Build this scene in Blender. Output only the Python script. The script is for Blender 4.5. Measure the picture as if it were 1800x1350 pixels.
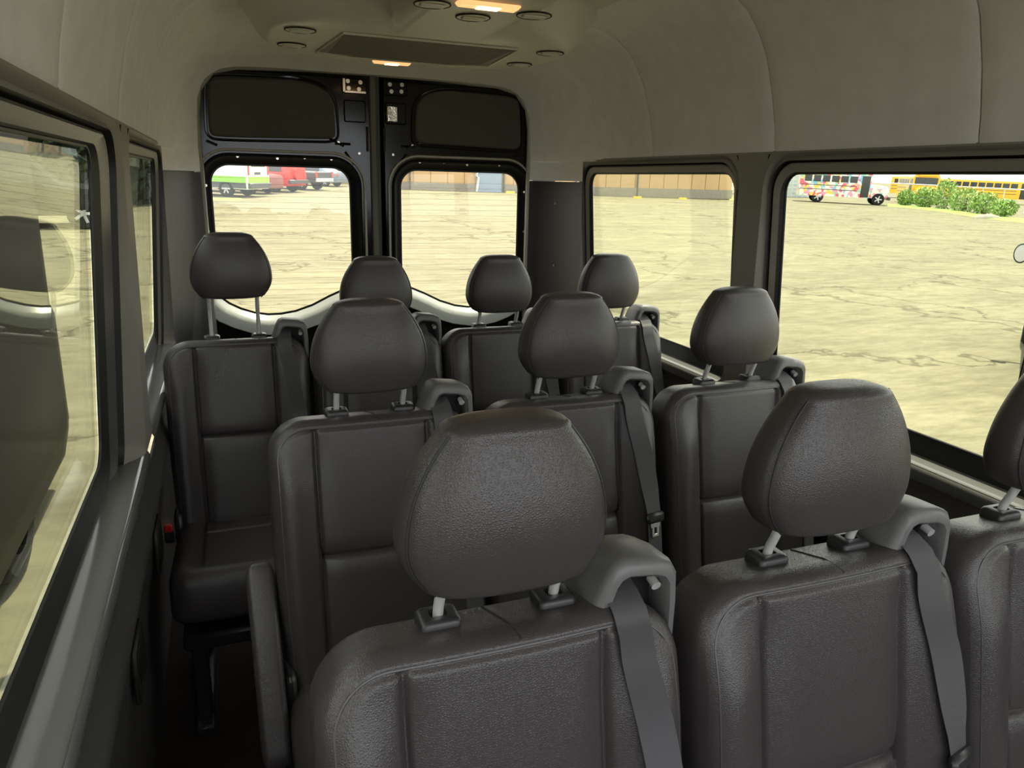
import bpy, bmesh, math, random
from mathutils import Vector, Matrix, geometry
random.seed(7)
for o in list(bpy.data.objects): bpy.data.objects.remove(o, do_unlink=True)
S = bpy.context.scene
COL = S.collection
R = math.radians

# ------------------------------------------------------------------ camera
CAMZ = 1.55                       # eye height above the van floor; floor is z = 0, +Y is towards the rear doors
F, VP, HS = 1300.0, (386.0, 306.0), 0.026     # focal length (px of 1800), vanishing point of the van axis, horizon slope
d = Vector((VP[0]-900, VP[1]-675, F)).normalized()
p = Vector((VP[0]+1000-900, VP[1]+1000*HS-675, F))
up = d.cross(p).normalized()
if up.y > 0: up = -up
rt = d.cross(up).normalized()
if rt.x < 0: rt = -rt
M = Matrix((rt, d, up))           # world = M @ (x right, y down, z forward)
cam_d = bpy.data.cameras.new('camera'); cam = bpy.data.objects.new('camera', cam_d); COL.objects.link(cam)
cx, cy, cz = M.col[0], M.col[1], M.col[2]
rot = Matrix((cx, -cy, -cz)).transposed()
cam.matrix_world = Matrix.Translation((0, 0, CAMZ)) @ rot.to_4x4()
cam_d.sensor_width = 36; cam_d.lens = F/1800*36; cam_d.clip_start = .02; cam_d.clip_end = 600
S.camera = cam

# ------------------------------------------------------------------ sky, sun, exposure
w = bpy.data.worlds.new('world'); S.world = w; w.use_nodes = True
bg = w.node_tree.nodes['Background']; bg.inputs[0].default_value = (.93, .96, 1, 1); bg.inputs[1].default_value = 2.2
sun_d = bpy.data.lights.new('sun', 'SUN'); sun_d.energy = 7.5; sun_d.angle = R(.6); sun_d.color = (1, .95, .84)
sun = bpy.data.objects.new('sun', sun_d); COL.objects.link(sun)
SUN_DIR = Vector((.30, .20, .93)).normalized()      # towards the sun: high, right and behind the van
sun.rotation_euler = SUN_DIR.to_track_quat('Z', 'Y').to_euler()
vs = S.view_settings; vs.view_transform = 'Standard'; vs.look = 'None'; vs.gamma = 1; vs.use_curve_mapping = False
vs.exposure = .55

def ray(px, py): return M @ Vector((px-900, py-675, F))
GX, GY = -.008, .029                # the lot rises gently behind the van
def gz(x, y): return -.60 + GX*x + GY*y
def ground(px, py):
    r = ray(px, py); t = (-.60-CAMZ)/(r.z - GX*r.x - GY*r.y)
    return Vector((r.x*t, r.y*t, CAMZ+r.z*t))

# ------------------------------------------------------------------ materials
def mat(name, col, rough=.5, metal=0, bump=0, bscale=200, var=0, vscale=6, spec=.5, kind='noise', coat=0, emit=None, estr=0, sheen=0):
    m = bpy.data.materials.new(name); m.use_nodes = True; nt = m.node_tree; b = nt.nodes['Principled BSDF']
    b.inputs['Base Color'].default_value = (*col, 1); b.inputs['Roughness'].default_value = rough
    b.inputs['Metallic'].default_value = metal; b.inputs['Specular IOR Level'].default_value = spec
    b.inputs['Coat Weight'].default_value = coat; b.inputs['Sheen Weight'].default_value = sheen
    if emit: b.inputs['Emission Color'].default_value = (*emit, 1); b.inputs['Emission Strength'].default_value = estr
    tc = nt.nodes.new('ShaderNodeTexCoord')
    n = nt.nodes.new('ShaderNodeTexNoise'); n.inputs['Scale'].default_value = vscale; n.inputs['Detail'].default_value = 5
    nt.links.new(tc.outputs['Object'], n.inputs['Vector'])
    r = nt.nodes.new('ShaderNodeValToRGB'); v = max(var, .03)
    r.color_ramp.elements[0].position = .3; r.color_ramp.elements[1].position = .7
    r.color_ramp.elements[0].color = (*[c*(1-v) for c in col], 1); r.color_ramp.elements[1].color = (*[min(1, c*(1+v)) for c in col], 1)
    nt.links.new(n.outputs['Fac'], r.inputs['Fac']); nt.links.new(r.outputs['Color'], b.inputs['Base Color'])
    if bump:
        if kind == 'voronoi':
            t = nt.nodes.new('ShaderNodeTexVoronoi'); t.feature = 'DISTANCE_TO_EDGE'; t.inputs['Scale'].default_value = bscale; out = t.outputs['Distance']
        elif kind == 'weave':
            t = nt.nodes.new('ShaderNodeTexWave'); t.bands_direction = 'Z'; t.inputs['Scale'].default_value = bscale; t.inputs['Distortion'].default_value = 1; out = t.outputs['Fac']
        else:
            t = nt.nodes.new('ShaderNodeTexNoise'); t.inputs['Scale'].default_value = bscale; t.inputs['Detail'].default_value = 3; out = t.outputs['Fac']
        nt.links.new(tc.outputs['Object'], t.inputs['Vector'])
        bp = nt.nodes.new('ShaderNodeBump'); bp.inputs['Strength'].default_value = bump; bp.inputs['Distance'].default_value = .001
        nt.links.new(out, bp.inputs['Height']); nt.links.new(bp.outputs['Normal'], b.inputs['Normal'])
    return m
def glass(name, tint, f0=.05, boost=1.0):
    # thin pane: tinted straight transmission, mirror reflection rising towards grazing angles
    m = bpy.data.materials.new(name); m.use_nodes = True; nt = m.node_tree; nt.nodes.clear(); N = nt.nodes.new; L = nt.links.new
    o = N('ShaderNodeOutputMaterial'); mx = N('ShaderNodeMixShader'); tr = N('ShaderNodeBsdfTransparent'); gl = N('ShaderNodeBsdfGlossy')
    tr.inputs[0].default_value = (*tint, 1); gl.inputs['Roughness'].default_value = .0; gl.inputs[0].default_value = (.95, 1, .93, 1)
    g = N('ShaderNodeNewGeometry'); dp = N('ShaderNodeVectorMath'); dp.operation = 'DOT_PRODUCT'
    L(g.outputs['Incoming'], dp.inputs[0]); L(g.outputs['Normal'], dp.inputs[1])
    ab = N('ShaderNodeMath'); ab.operation = 'ABSOLUTE'; L(dp.outputs['Value'], ab.inputs[0])
    s = N('ShaderNodeMath'); s.operation = 'SUBTRACT'; s.inputs[0].default_value = 1; L(ab.outputs[0], s.inputs[1])
    pw = N('ShaderNodeMath'); pw.operation = 'POWER'; pw.inputs[1].default_value = 4.2; L(s.outputs[0], pw.inputs[0])
    ml = N('ShaderNodeMath'); ml.operation = 'MULTIPLY_ADD'; ml.inputs[1].default_value = (1-f0)*boost; ml.inputs[2].default_value = f0; L(pw.outputs[0], ml.inputs[0])
    ml.use_clamp = True
    L(ml.outputs[0], mx.inputs[0]); L(tr.outputs[0], mx.inputs[1]); L(gl.outputs[0], mx.inputs[2]); L(mx.outputs[0], o.inputs[0])
    return m
MT = {}
MT['leather'] = mat('black_leather', (.052, .0455, .047), .32, bump=.6, bscale=340, kind='voronoi', var=.06, vscale=3)
MT['leather_hr'] = MT['leather']
MT['stitch'] = mat('dark_seam_thread', (.022, .021, .021), .6)
MT['piping'] = mat('leather_piping', (.062, .056, .057), .36)
MT['plastic'] = mat('grey_trim_plastic', (.13, .128, .130), .42, bump=.15, bscale=900)
MT['black_plastic'] = mat('black_plastic', (.022, .022, .024), .38, bump=.1, bscale=700)
MT['chrome'] = mat('polished_chrome', (.95, .95, .93), .26, metal=.6)
MT['steel'] = mat('bright_steel', (.62, .58, .50), .25, metal=1)
MT['webbing'] = mat('belt_webbing', (.058, .056, .064), .36, bump=.35, bscale=800, kind='weave', sheen=.15)
MT['headliner'] = mat('headliner_felt', (.78, .765, .745), .9, bump=.35, bscale=500, var=.05, vscale=14, spec=.15)
MT['trim'] = mat('pillar_trim', (.26, .242, .21), .55, bump=.2, bscale=650, spec=.35)
MT['trim_dark'] = mat('lower_trim', (.085, .080, .078), .38, bump=.25, bscale=600)
MT['ledge'] = mat('glossy_sill_trim', (.13, .13, .125), .13, bump=.03, bscale=500)
MT['carpet'] = mat('floor_carpet', (.030, .024, .021), .95, bump=.6, bscale=350, var=.15, vscale=9, spec=.1)
MT['paint'] = mat('black_door_paint', (.008, .0075, .007), .12, spec=.35, bump=.02, bscale=30)
MT['door_fabric'] = mat('door_panel_fabric', (.085, .076, .064), .9, bump=.3, bscale=500, spec=.15)
MT['pillar_dark'] = mat('rear_pillar_trim', (.032, .029, .026), .5, bump=.2, bscale=600)
MT['rubber'] = mat('black_rubber', (.014, .014, .013), .5)
MT['seal'] = mat('grey_door_seal', (.36, .34, .29), .5)
MT['seam_rubber'] = mat('door_seam_rubber', (.10, .09, .075), .6)
MT['flange'] = mat('window_flange_black', (.008, .008, .008), .6, spec=.1)
MT['catch'] = mat('scuffed_bright_steel', (.75, .70, .60), .14, metal=1, bump=1, bscale=60)
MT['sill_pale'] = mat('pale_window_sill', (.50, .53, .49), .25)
MT['console'] = mat('console_plastic', (.60, .575, .49), .42, bump=.1, bscale=600)
MT['grille'] = mat('console_grille', (.16, .15, .122), .6)
MT['slot'] = mat('dark_recess', (.006, .006, .006), .7)
MT['lamp'] = mat('lit_lamp_lens', (1, .8, .5), .3, emit=(1, .62, .22), estr=6)
MT['lamp_edge'] = mat('amber_lamp_housing', (.9, .55, .3), .3, emit=(1, .42, .16), estr=.9)
MT['red'] = mat('red_buckle', (.55, .02, .015), .35)
MT['glass_side'] = glass('side_window_glass', (.920, .925, .850), .045, .55)
MT['glass_rear'] = glass('rear_window_glass', (.980, .968, .920), .03, .5)
MT['heater'] = mat('heater_wire', (.55, .48, .30), .5)

# ------------------------------------------------------------------ mesh helpers
class MB:
    def __init__(s): s.v = []; s.f = []
    def add(s, vs, fs):
        n = len(s.v); s.v += [tuple(x) for x in vs]; s.f += [tuple(i+n for i in f) for f in fs]; return s
    def box(s, c, h, rot=None, bev=0.0):
        c = Vector(c); b = min(bev, min(h)*.99)
        if b <= 0:
            P = [Vector((sx*h[0], sy*h[1], sz*h[2])) for sz in (-1, 1) for sy in (-1, 1) for sx in (-1, 1)]
            Fs = [(0, 2, 3, 1), (4, 5, 7, 6), (0, 1, 5, 4), (2, 6, 7, 3), (0, 4, 6, 2), (1, 3, 7, 5)]
        else:
            P = []; idx = {}
            for sx in (-1, 1):
                for sy in (-1, 1):
                    for sz in (-1, 1):
                        for a in range(3):
                            q = [sx*(h[0]-b), sy*(h[1]-b), sz*(h[2]-b)]; q[a] = (sx, sy, sz)[a]*h[a]
                            idx[(sx, sy, sz, a)] = len(P); P.append(Vector(q))
            Fs = []
            for a in range(3):
                o1, o2 = [k for k in range(3) if k != a]
                for sg in (-1, 1):
                    f = []
                    for (u, v) in ((-1, -1), (1, -1), (1, 1), (-1, 1)):
                        k = [0, 0, 0]; k[a] = sg; k[o1] = u; k[o2] = v; f.append(idx[(*k, a)])
                    Fs.append(f)
                    for sg2 in (-1, 1):        # edge faces between axis a and o2 running along o1
                        pass
            for (a, b2) in ((0, 1), (0, 2), (1, 2)):
                c3 = 3-a-b2
                for sa in (-1, 1):
                    for sb in (-1, 1):
                        k1 = [0, 0, 0]; k1[a] = sa; k1[b2] = sb; k1[c3] = -1; k2 = list(k1); k2[c3] = 1
                        Fs.append((idx[(*k1, a)], idx[(*k2, a)], idx[(*k2, b2)], idx[(*k1, b2)]))
            for sx in (-1, 1):
                for sy in (-1, 1):
                    for sz in (-1, 1): Fs.append(tuple(idx[(sx, sy, sz, a)] for a in range(3)))
        if rot is not None: P = [rot @ q for q in P]
        return s.add([q+c for q in P], Fs)
    def tube(s, pts, r, n=8, closed=False, caps=True):
        pts = [Vector(q) for q in pts]; N = len(pts); rings = []; ref = None
        for i in range(N):
            a = pts[(i-1) % N] if (closed or i > 0) else pts[i]; b = pts[(i+1) % N] if (closed or i < N-1) else pts[i]
            t = (b-a).normalized()
            if ref is None:
                ref = t.orthogonal().normalized()
            ref = (ref - t*ref.dot(t)).normalized(); bi = t.cross(ref)
            rr = r[i] if isinstance(r, (list, tuple)) else r
            rings.append([pts[i] + ref*math.cos(2*math.pi*k/n)*rr + bi*math.sin(2*math.pi*k/n)*rr for k in range(n)])
        vs = [q for g in rings for q in g]; fs = []
        for i in range(N if closed else N-1):
            j = (i+1) % N
            for k in range(n): fs.append((i*n+k, i*n+(k+1) % n, j*n+(k+1) % n, j*n+k))
        if caps and not closed: fs += [tuple(range(n))[::-1], tuple((N-1)*n+k for k in range(n))]
        return s.add(vs, fs)
    def loft(s, loops, closed=True, cap0=False, cap1=False):
        n = len(loops[0]); vs = [q for g in loops for q in g]; fs = []
        for i in range(len(loops)-1):
            for k in range(n if closed else n-1): fs.append((i*n+k, i*n+(k+1) % n, (i+1)*n+(k+1) % n, (i+1)*n+k))
        if cap0: fs.append(tuple(range(n))[::-1])
        if cap1: fs.append(tuple((len(loops)-1)*n+k for k in range(n)))
        return s.add(vs, fs)
    def grid(s, rows): return s.loft(rows, closed=False)
    def cyl(s, a, b, r, n=16, r2=None): return s.tube([a, b], [r, r2 if r2 else r], n)
    def build(s, name, m, parent=None, smooth=True, angle=40, loc=None):
        me = bpy.data.meshes.new(name); me.from_pydata(s.v, [], s.f); me.update()
        bm = bmesh.new(); bm.from_mesh(me); bmesh.ops.remove_doubles(bm, verts=bm.verts, dist=1e-6); bmesh.ops.recalc_face_normals(bm, faces=bm.faces)
        if smooth:
            for f in bm.faces: f.smooth = True
            for e in bm.edges:
                if len(e.link_faces) == 2 and e.calc_face_angle(0) > R(angle): e.smooth = False
        bm.to_mesh(me); bm.free()
        o = bpy.data.objects.new(name, me); COL.objects.link(o)
        me.materials.append(MT[m] if isinstance(m, str) else m)
        if parent: o.parent = parent
        if loc: o.location = loc
        return o
def tag(o, label=None, cat=None, group=None, kind=None):
    if label: o['label'] = label
    if cat: o['category'] = cat
    if group: o['group'] = group
    if kind: o['kind'] = kind
    return o
def empty(name, loc=(0, 0, 0), rz=0):
    o = bpy.data.objects.new(name, None); COL.objects.link(o); o.location = loc; o.rotation_euler = (0, 0, rz); o.empty_display_size = .1; return o
def copy_tree(o, parent=None):
    c = o.copy(); COL.objects.link(c); c.parent = parent
    for ch in list(o.children): copy_tree(ch, c)
    return c
def inside(pt, poly):
    x, y = pt; c = False; n = len(poly)
    for i in range(n):
        x1, y1 = poly[i]; x2, y2 = poly[(i+1) % n]
        if (y1 > y) != (y2 > y) and x < (x2-x1)*(y-y1)/(y2-y1)+x1: c = not c
    return c
def sheet(outer, holes, fmap):
    vs = []; es = []
    for lp in [outer]+holes:
        n = len(vs); vs += [Vector(q) for q in lp]; es += [(n+i, n+(i+1) % len(lp)) for i in range(len(lp))]
    r = geometry.delaunay_2d_cdt(vs, es, [], 0, 1e-6)
    V, Fc = r[0], r[2]; out = []
    for f in Fc:
        c = sum((V[i] for i in f), Vector((0, 0)))/len(f)
        if inside(c, outer) and not any(inside(c, h) for h in holes): out.append(tuple(f))
    return MB().add([fmap(q[0], q[1]) for q in V], out)
def rrect(a0, a1, b0, b1, r, n=6):
    pts = []
    rs = r if isinstance(r, (list, tuple)) else [r]*4
    for (cxx, cyy, a, rr) in ((a1-rs[0], b0+rs[0], -90, rs[0]), (a1-rs[1], b1-rs[1], 0, rs[1]), (a0+rs[2], b1-rs[2], 90, rs[2]), (a0+rs[3], b0+rs[3], 180, rs[3])):
        for k in range(n+1):
            t = R(a+90*k/n); pts.append((cxx+rr*math.cos(t), cyy+rr*math.sin(t)))
    return pts
def lerp(a, b, t): return a+(b-a)*t

# ------------------------------------------------------------------ van shell
X0 = .70
def Sh(z): return lerp(.922, .903, (z-.87)/.79)           # half width of the inner trim skin
def Gh(z): return .945+(1.595-z)/.665*.05                  # half width at the glass
YF, YW = -.90, 3.31
mb = MB().box((X0, (YF+3.72)/2, -.02), (1.04, (3.72-YF)/2, .02))
tag(mb.build('floor', 'carpet'), 'dark brown carpeted van floor', kind='structure')

PROF = [(.935, 1.650), (.915, 1.648), (.904, 1.656), (.900, 1.672), (.893, 1.72), (.872, 1.815), (.838, 1.917), (.812, 1.965), (.785, 2.003), (.755, 2.037), (.712, 2.068), (.655, 2.092), (.56, 2.110), (.42, 2.118), (.22, 2.124), (0, 2.126)]
PROB = [(.780, 1.650), (.778, 1.652), (.777, 1.660), (.776, 1.68), (.774, 1.72), (.772, 1.79), (.765, 1.86), (.750, 1.905), (.728, 1.940), (.700, 1.965), (.665, 1.983), (.615, 1.994), (.53, 2.000), (.40, 2.003), (.21, 2.005), (0, 2.006)]
def prof_at(y, off=0):
    s = max(0, min(1, (y-3.05)/(3.63-3.05))); t = 1-math.sqrt(max(0, 1-s*s)); t = .55*t+.45*s*s
    return [(lerp(a[0], b[0], t)+off*.6, lerp(a[1], b[1], t)+off) for a, b in zip(PROF, PROB)]
def liner_ring(y, off=0):
    pr = prof_at(y, off)
    return [(X0+h, y, z) for h, z in pr] + [(X0-h, y, z) for h, z in pr[::-1][1:]]
ys = [YF, 0, 1.5, 2.6, 3.05, 3.2, 3.35, 3.5, 3.6, 3.72]
roof = MB().loft([liner_ring(y, .03) for y in ys], closed=False).build('ceiling', 'rubber')
tag(roof, 'grey felt headliner ceiling of the van', kind='structure')
def panel(y0, y1):
    n = max(6, int((y1-y0)/.05)); rows = []
    rows.append(liner_ring(y0+.0015, .006)); rows.append(liner_ring(y0+.0025, .0012))
    for k in range(n+1): rows.append(liner_ring(lerp(y0+.005, y1-.005, k/n)))
    rows.append(liner_ring(y1-.0025, .0012)); rows.append(liner_ring(y1-.0015, .006))
    return MB().loft(rows, closed=False)
for y0, y1 in ((YF, -.30), (-.30, .62), (.62, 1.265), (1.265, 1.945), (1.945, 2.655), (2.655, 3.64)):
    panel(y0, y1).build('headliner_panel', 'headliner', roof)

for y in (-.30, .62, 1.265, 1.945, 2.655):
    MB().loft([liner_ring(y-.012, .007), liner_ring(y+.012, .007)], closed=False).build('seam_backing', 'rubber', roof)
GLASS = [(2.17, 3.25, .93, 1.597), (.35, 1.92, .93, 1.597), (-.75, .12, .93, 1.597)]
wn = 0
for side, sg in (('left', -1), ('right', 1)):
    GL = list(GLASS)
    if sg < 0: GL[1] = (.35, 1.745, .93, 1.597)          # the sliding-door pane stops short of the pillar
    def oloop(gi, i):
        a, b, c, dd = GL[gi]; eb = .065 if not (sg < 0 and gi == 1) else 1.975-b
        return rrect(a-.065+i, b+eb*(1-i/.065), .872+i*.012, 1.655-i, (.05, max(.055, .105-i*.6), max(.055, .105-i*.6), .05))
    holes = [oloop(gi, 0) for gi in range(3)]
    outer = [(YF, .865), (YW, .865), (YW, 1.662), (YF, 1.662)]
    wall = sheet(outer, holes, lambda y, z: (X0+sg*Sh(z), y, z)).build('wall_'+side, 'trim', smooth=False)
    tag(wall, 'grey moulded pillar trim of the %s van side' % side, kind='structure')
    for gi, (a, b, c, dd) in enumerate(GL):
        P = lambda lp, off, hf: [(X0+sg*(hf(z)+off), y, z) for y, z in lp]
        def strip(loops, name, m, zmin=.8752):
            rv = MB().loft(loops); rv.f = [f for f in rv.f if not all(rv.v[i][2] < zmin for i in f)]; rv.build(name, m, wall)
        strip([P(oloop(gi, 0), 0, Sh), P(oloop(gi, .004), .004, Sh), P(oloop(gi, .010), .014, Sh), P(oloop(gi, .022), -.036, Gh)], 'window_surround', 'trim')
        strip([P(oloop(gi, .022), -.036, Gh), P(oloop(gi, .025), -.012, Gh), P(oloop(gi, .029), -.024, Gh)], 'shadow_gap', 'rubber')
        strip([P(oloop(gi, .029), -.024, Gh), P(oloop(gi, .034), -.027, Gh), P(oloop(gi, .054), -.018, Gh)], 'window_frame', 'trim' if sg > 0 or gi != 1 else 'trim_dark')
        MB().loft([P(oloop(gi, .054), -.018, Gh), P(rrect(a, b, c, dd, .055), -.005, Gh)]).build('window_rubber', 'rubber', wall)
        ledge = MB()
        yo = [q[0] for q in oloop(gi, 0)]; yy = [lerp(min(yo)+.003, max(yo)-.003, k/8) for k in range(9)]
        rows = []
        for hfz, z in ((Sh(.87)-.004, .835), (Sh(.87)-.007, .858), (Sh(.87)-.001, .870), (Sh(.87)+.008, .8745), (Gh(.88)-.004, .8775)):
            rows.append([(X0+sg*hfz, y, z) for y in yy])
        ledge.grid(rows).build('window_ledge', 'ledge', wall)
        wn += 1
        g = MB(); lp = rrect(a-.004, b+.004, c-.004, dd+.004, .055)
        n = len(lp); g.add(P(lp, 0, Gh)+P(lp, .005, Gh), [tuple(range(n))[::-1], tuple(range(n, 2*n))]+[(k, (k+1) % n, n+(k+1) % n, n+k) for k in range(n)])
        win = g.build('window_%d' % wn, 'glass_side', smooth=False); tag(win, 'tinted side window pane on the %s' % side, kind='structure')
        seal = MB().tube([(X0+sg*(Gh(z)-.006), y, z) for y, z in rrect(a+.001, b-.001, c+.001, dd-.001, .055)], .0035, 6, closed=True)
        seal.build('window_seal', 'rubber', win)
    # lower trim panel, bellied below the ledge
    LP = [(Sh(.87)-.004, .838), (Sh(.87)+.004, .83), (Sh(.87)+.010, .80), (.925, .76), (.915, .735), (.912, .71), (.917, .69), (.94, .66), (.955, .50), (.968, .30), (.975, .12), (.975, 0)]
    yy = [lerp(YF, YW, k/30) for k in range(31)]
    MB().grid([[(X0+sg*h, y, z) for y in yy] for h, z in LP]).build('lower_panel', 'trim_dark', wall)
    # storage pockets in the lower panel
    for yc in (1.05, 1.62, 2.2):
        x = X0+sg*.945
        MB().box((x, yc, .50), (.006, .075, .065), bev=.005).build('pocket_rim', 'pillar_dark', wall)
        MB().box((x-sg*.002, yc, .51), (.006, .055, .040), bev=.008).build('pocket_recess', 'slot', wall)
    # pillar seam caps above the pillar
    for yc in (1.965, 2.125):
        MB().tube([(X0+sg*(Sh(1.655)-.001), yc, 1.652), (X0+sg*(Sh(1.62)+.004), yc+(.012 if yc < 2 else -.012), 1.628), (X0+sg*(Sh(1.60)+.018), yc+(.02 if yc < 2 else -.02), 1.615)], .0025, 6).build('trim_seam', 'slot', wall)
    # rear corner pillar, two-tone
    def dp(z, y):
        s = max(0, min(1, (y-3.28)/(3.63-3.28))); t = 1-math.sqrt(max(0, 1-s*s)); t = .5*t+.5*s*s
        h0 = Sh(z) if z > .86 else .95
        return (X0+sg*lerp(h0, .778, t), y, z)
    yy = [3.28+.35*k/14 for k in range(15)]+[3.66]
    zs = [1.652, 1.62, 1.585, 1.560]; MB().grid([[dp(z, y) for y in yy] for z in zs]).build('corner_pillar_cap', 'headliner', wall)
    zs = [1.556, 1.4, 1.2, 1.0, .9, .6, .3, 0]; MB().grid([[dp(z, y) for y in yy] for z in zs]).build('corner_pillar', 'pillar_dark', wall)
    for z in ((1.45, 1.14) if sg > 0 else ()):
        q = Vector(dp(z, 3.50)); MB().cyl(q, q+Vector((-sg*.004, -.004, 0)), .006, 10).build('trim_clip', 'seal', wall)

fw_ = MB().box((X0, -.96, .44), (1.0, .05, .46), bev=.02).build('wall_front', 'trim_dark'); tag(fw_, 'low dark front bulkhead below the windscreen', kind='structure')  # unseen wall added so the seats get less light from low in front
# ------------------------------------------------------------------ rear doors
YD = 3.66
def arc_window(m, n=10):
    # outline in (u, z), u = distance from the door seam outwards; rounded top, curved belly at the bottom
    u0, u1, zt = .120, .742, 1.595; r = .085
    pts = []
    for k in range(n+1):
        t = R(90*k/n); pts.append((u1-r+r*math.cos(t), zt-r+r*math.sin(t)))
    for k in range(n+1):
        t = R(90+90*k/n); pts.append((u0+r+r*math.cos(t), zt-r+r*math.sin(t)))
    ctrl = [(u0, 1.16), (u0+.002, 1.08), (u0+.016, 1.040), (u0+.05, 1.015), (.24, .985), (.32, .945), (.40, .918), (.47, .907), (.53, .906), (.59, .916), (.65, .938), (.70, .965), (.73, .99), (u1-.002, 1.03), (u1, 1.10)]
    pts += ctrl
    return pts
def offset_loop(lp, dlt):
    n = len(lp); out = []
    for i in range(n):
        a = Vector(lp[i-1]); b = Vector(lp[(i+1) % n]); t = (b-a).normalized(); out.append((lp[i][0]+t.y*dlt, lp[i][1]-t.x*dlt))
    return out
for di, sg in ((1, -1), (2, 1)):
    W = lambda u, z, y: (X0+sg*u, y, z)
    win = arc_window(0); frame = offset_loop(win, .048)
    outer = rrect(.020, .772, .01, 2.012, (.03, .12, .02, .03))
    door = sheet(outer, [frame], lambda u, z: W(u, z, YD)).build('door_%d' % di, 'paint', smooth=False)
    tag(door, 'glossy black rear door, the %s one of the pair' % ('left' if sg < 0 else 'right'), kind='structure')
    MB().loft([[W(u, z, YD) for u, z in frame], [W(u, z, YD-.008) for u, z in offset_loop(win, .042)], [W(u, z, YD-.008) for u, z in offset_loop(win, .034)], [W(u, z, YD+.02) for u, z in offset_loop(win, .022)], [W(u, z, YD+.035) for u, z in win]]).build('window_flange', 'flange', door)
    # edge return of the door and its rounded outer lip
    lip = rrect(.020, .772, .01, 2.012, (.03, .12, .02, .03), 8)
    MB().loft([[W(u, z, YD) for u, z in lip], [W(u, z, YD+.05) for u, z in lip]]).build('door_edge', 'paint', door)
    hoop = [q for q in rrect(.035, .760, .01, 1.998, (.03, .115, .03, .03), 10) if q[1] > .05]
    MB().tube([W(u, z, YD-.004) for u, z in hoop if u > .036 or z > 1.9][:], .012, 8, caps=True).build('door_rim', 'paint', door) if False else None
    i0 = [k for k in range(len(hoop))]
    MB().tube([W(u, z, YD+.002) for u, z in hoop if not (u < .06)], .014, 8).build('door_rim', 'paint', door)
    # bead along the window opening, coloured pale to draw the frame's edge highlight
    bead = [q for q in offset_loop(win, .062) if q[1] > .80]
    k0 = min(range(len(bead)), key=lambda k: bead[k][1]); bead = bead[k0+1:]+bead[:k0]
    MB().tube([W(u, z, YD-.006) for u, z in bead], .0062, 6).build('window_bead', 'seal', door)
    # sill below the glass; its outdoor reflection is put into the pale colour
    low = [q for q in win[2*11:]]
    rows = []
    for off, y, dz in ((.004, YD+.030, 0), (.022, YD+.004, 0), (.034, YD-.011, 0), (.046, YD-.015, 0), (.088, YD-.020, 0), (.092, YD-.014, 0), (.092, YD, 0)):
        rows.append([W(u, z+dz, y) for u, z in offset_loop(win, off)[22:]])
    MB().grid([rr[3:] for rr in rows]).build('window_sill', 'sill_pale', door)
    g = MB(); n = len(win)
    lp = offset_loop(win, .003)
    g.add([W(u, z, YD+.036) for u, z in lp]+[W(u, z, YD+.041) for u, z in lp], [tuple(range(n))[::-1], tuple(range(n, 2*n))]+[(k, (k+1) % n, n+(k+1) % n, n+k) for k in range(n)])
    wn += 1; gl = g.build('window_%d' % wn, 'glass_rear', smooth=False); tag(gl, 'rear door window pane with heater wires, %s door' % ('left' if sg < 0 else 'right'), kind='structure')
    MB().loft([[W(u, z, YD+.0345) for u, z in offset_loop(win, -.006)], [W(u, z, YD+.034) for u, z in offset_loop(win, .002)]]).build('window_seal', 'rubber', gl)
    hw = MB(); z = .97
    while z < 1.56:
        us = [q for q in [(.125, 0), (.737, 0)]]
        u0 = .125 if z > 1.05 else .125+(1.05-z)*2.4
        hw.box(W((u0+.737)/2, z, YD+.0355), ((.737-u0)/2, .0003, .00045)); z += .027
    h = hw.build('heater_wires', 'heater', gl, smooth=False); tag(h, kind='stuff')
    # padded upper panel in its pressed recess
    pl = [(.215, 1.958), (.66, 1.950), (.712, 1.90), (.718, 1.735), (.700, 1.712), (.225, 1.722), (.190, 1.745), (.195, 1.80), (.205, 1.93)]
    def smooth_poly(pp, it=3):
        for _ in range(it):
            q = []
            for i in range(len(pp)):
                a, b = pp[i], pp[(i+1) % len(pp)]; q += [(a[0]*.75+b[0]*.25, a[1]*.75+b[1]*.25), (a[0]*.25+b[0]*.75, a[1]*.25+b[1]*.75)]
            pp = q
        return pp
    pl = [(.20, 1.966), (.60, 1.958), (.70, 1.952), (.722, 1.92), (.730, 1.76), (.728, 1.715), (.69, 1.706), (.30, 1.716), (.195, 1.718), (.182, 1.75)]
    sp = smooth_poly(pl, 3)
    if sum(sp[i-1][0]*sp[i][1]-sp[i][0]*sp[i-1][1] for i in range(len(sp))) < 0: sp = sp[::-1]
    pan = MB().loft([[W(u, z, YD-.002) for u, z in sp], [W(u, z, YD-.014) for u, z in offset_loop(sp, -.002)], [W(u, z, YD-.020) for u, z in offset_loop(sp, -.010)], [W(u, z, YD-.0205) for u, z in offset_loop(sp, -.014)]], cap1=True).build('upper_panel', 'door_fabric', door, angle=12)
    MB().tube([W(u, z, YD-.003) for u, z in offset_loop(sp, .012)], .006, 6, closed=True).build('panel_recess_rim', 'paint', door)
    # latch plate with bolts near the seam
    lpz = 1.955
    MB().box(W(.095, lpz, YD-.006), (.056, .006, .032), bev=.004).build('latch_plate', 'paint', door)
    if sg < 0:
        MB().box(W(.142, lpz, YD-.013), (.007, .004, .030), bev=.002).build('latch_edge', 'steel', door); MB().box(W(.092, lpz-.027, YD-.013), (.050, .004, .006), bev=.002).build('latch_edge', 'steel', door)
    for bu, bz in ((.068, lpz+.016), (.125, lpz+.018), (.122, lpz-.012), (.075, lpz-.014)):
        MB().cyl(W(bu, bz, YD-.010), W(bu, bz, YD-.018), .0095, 10).build('bolt', 'steel', door)
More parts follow.
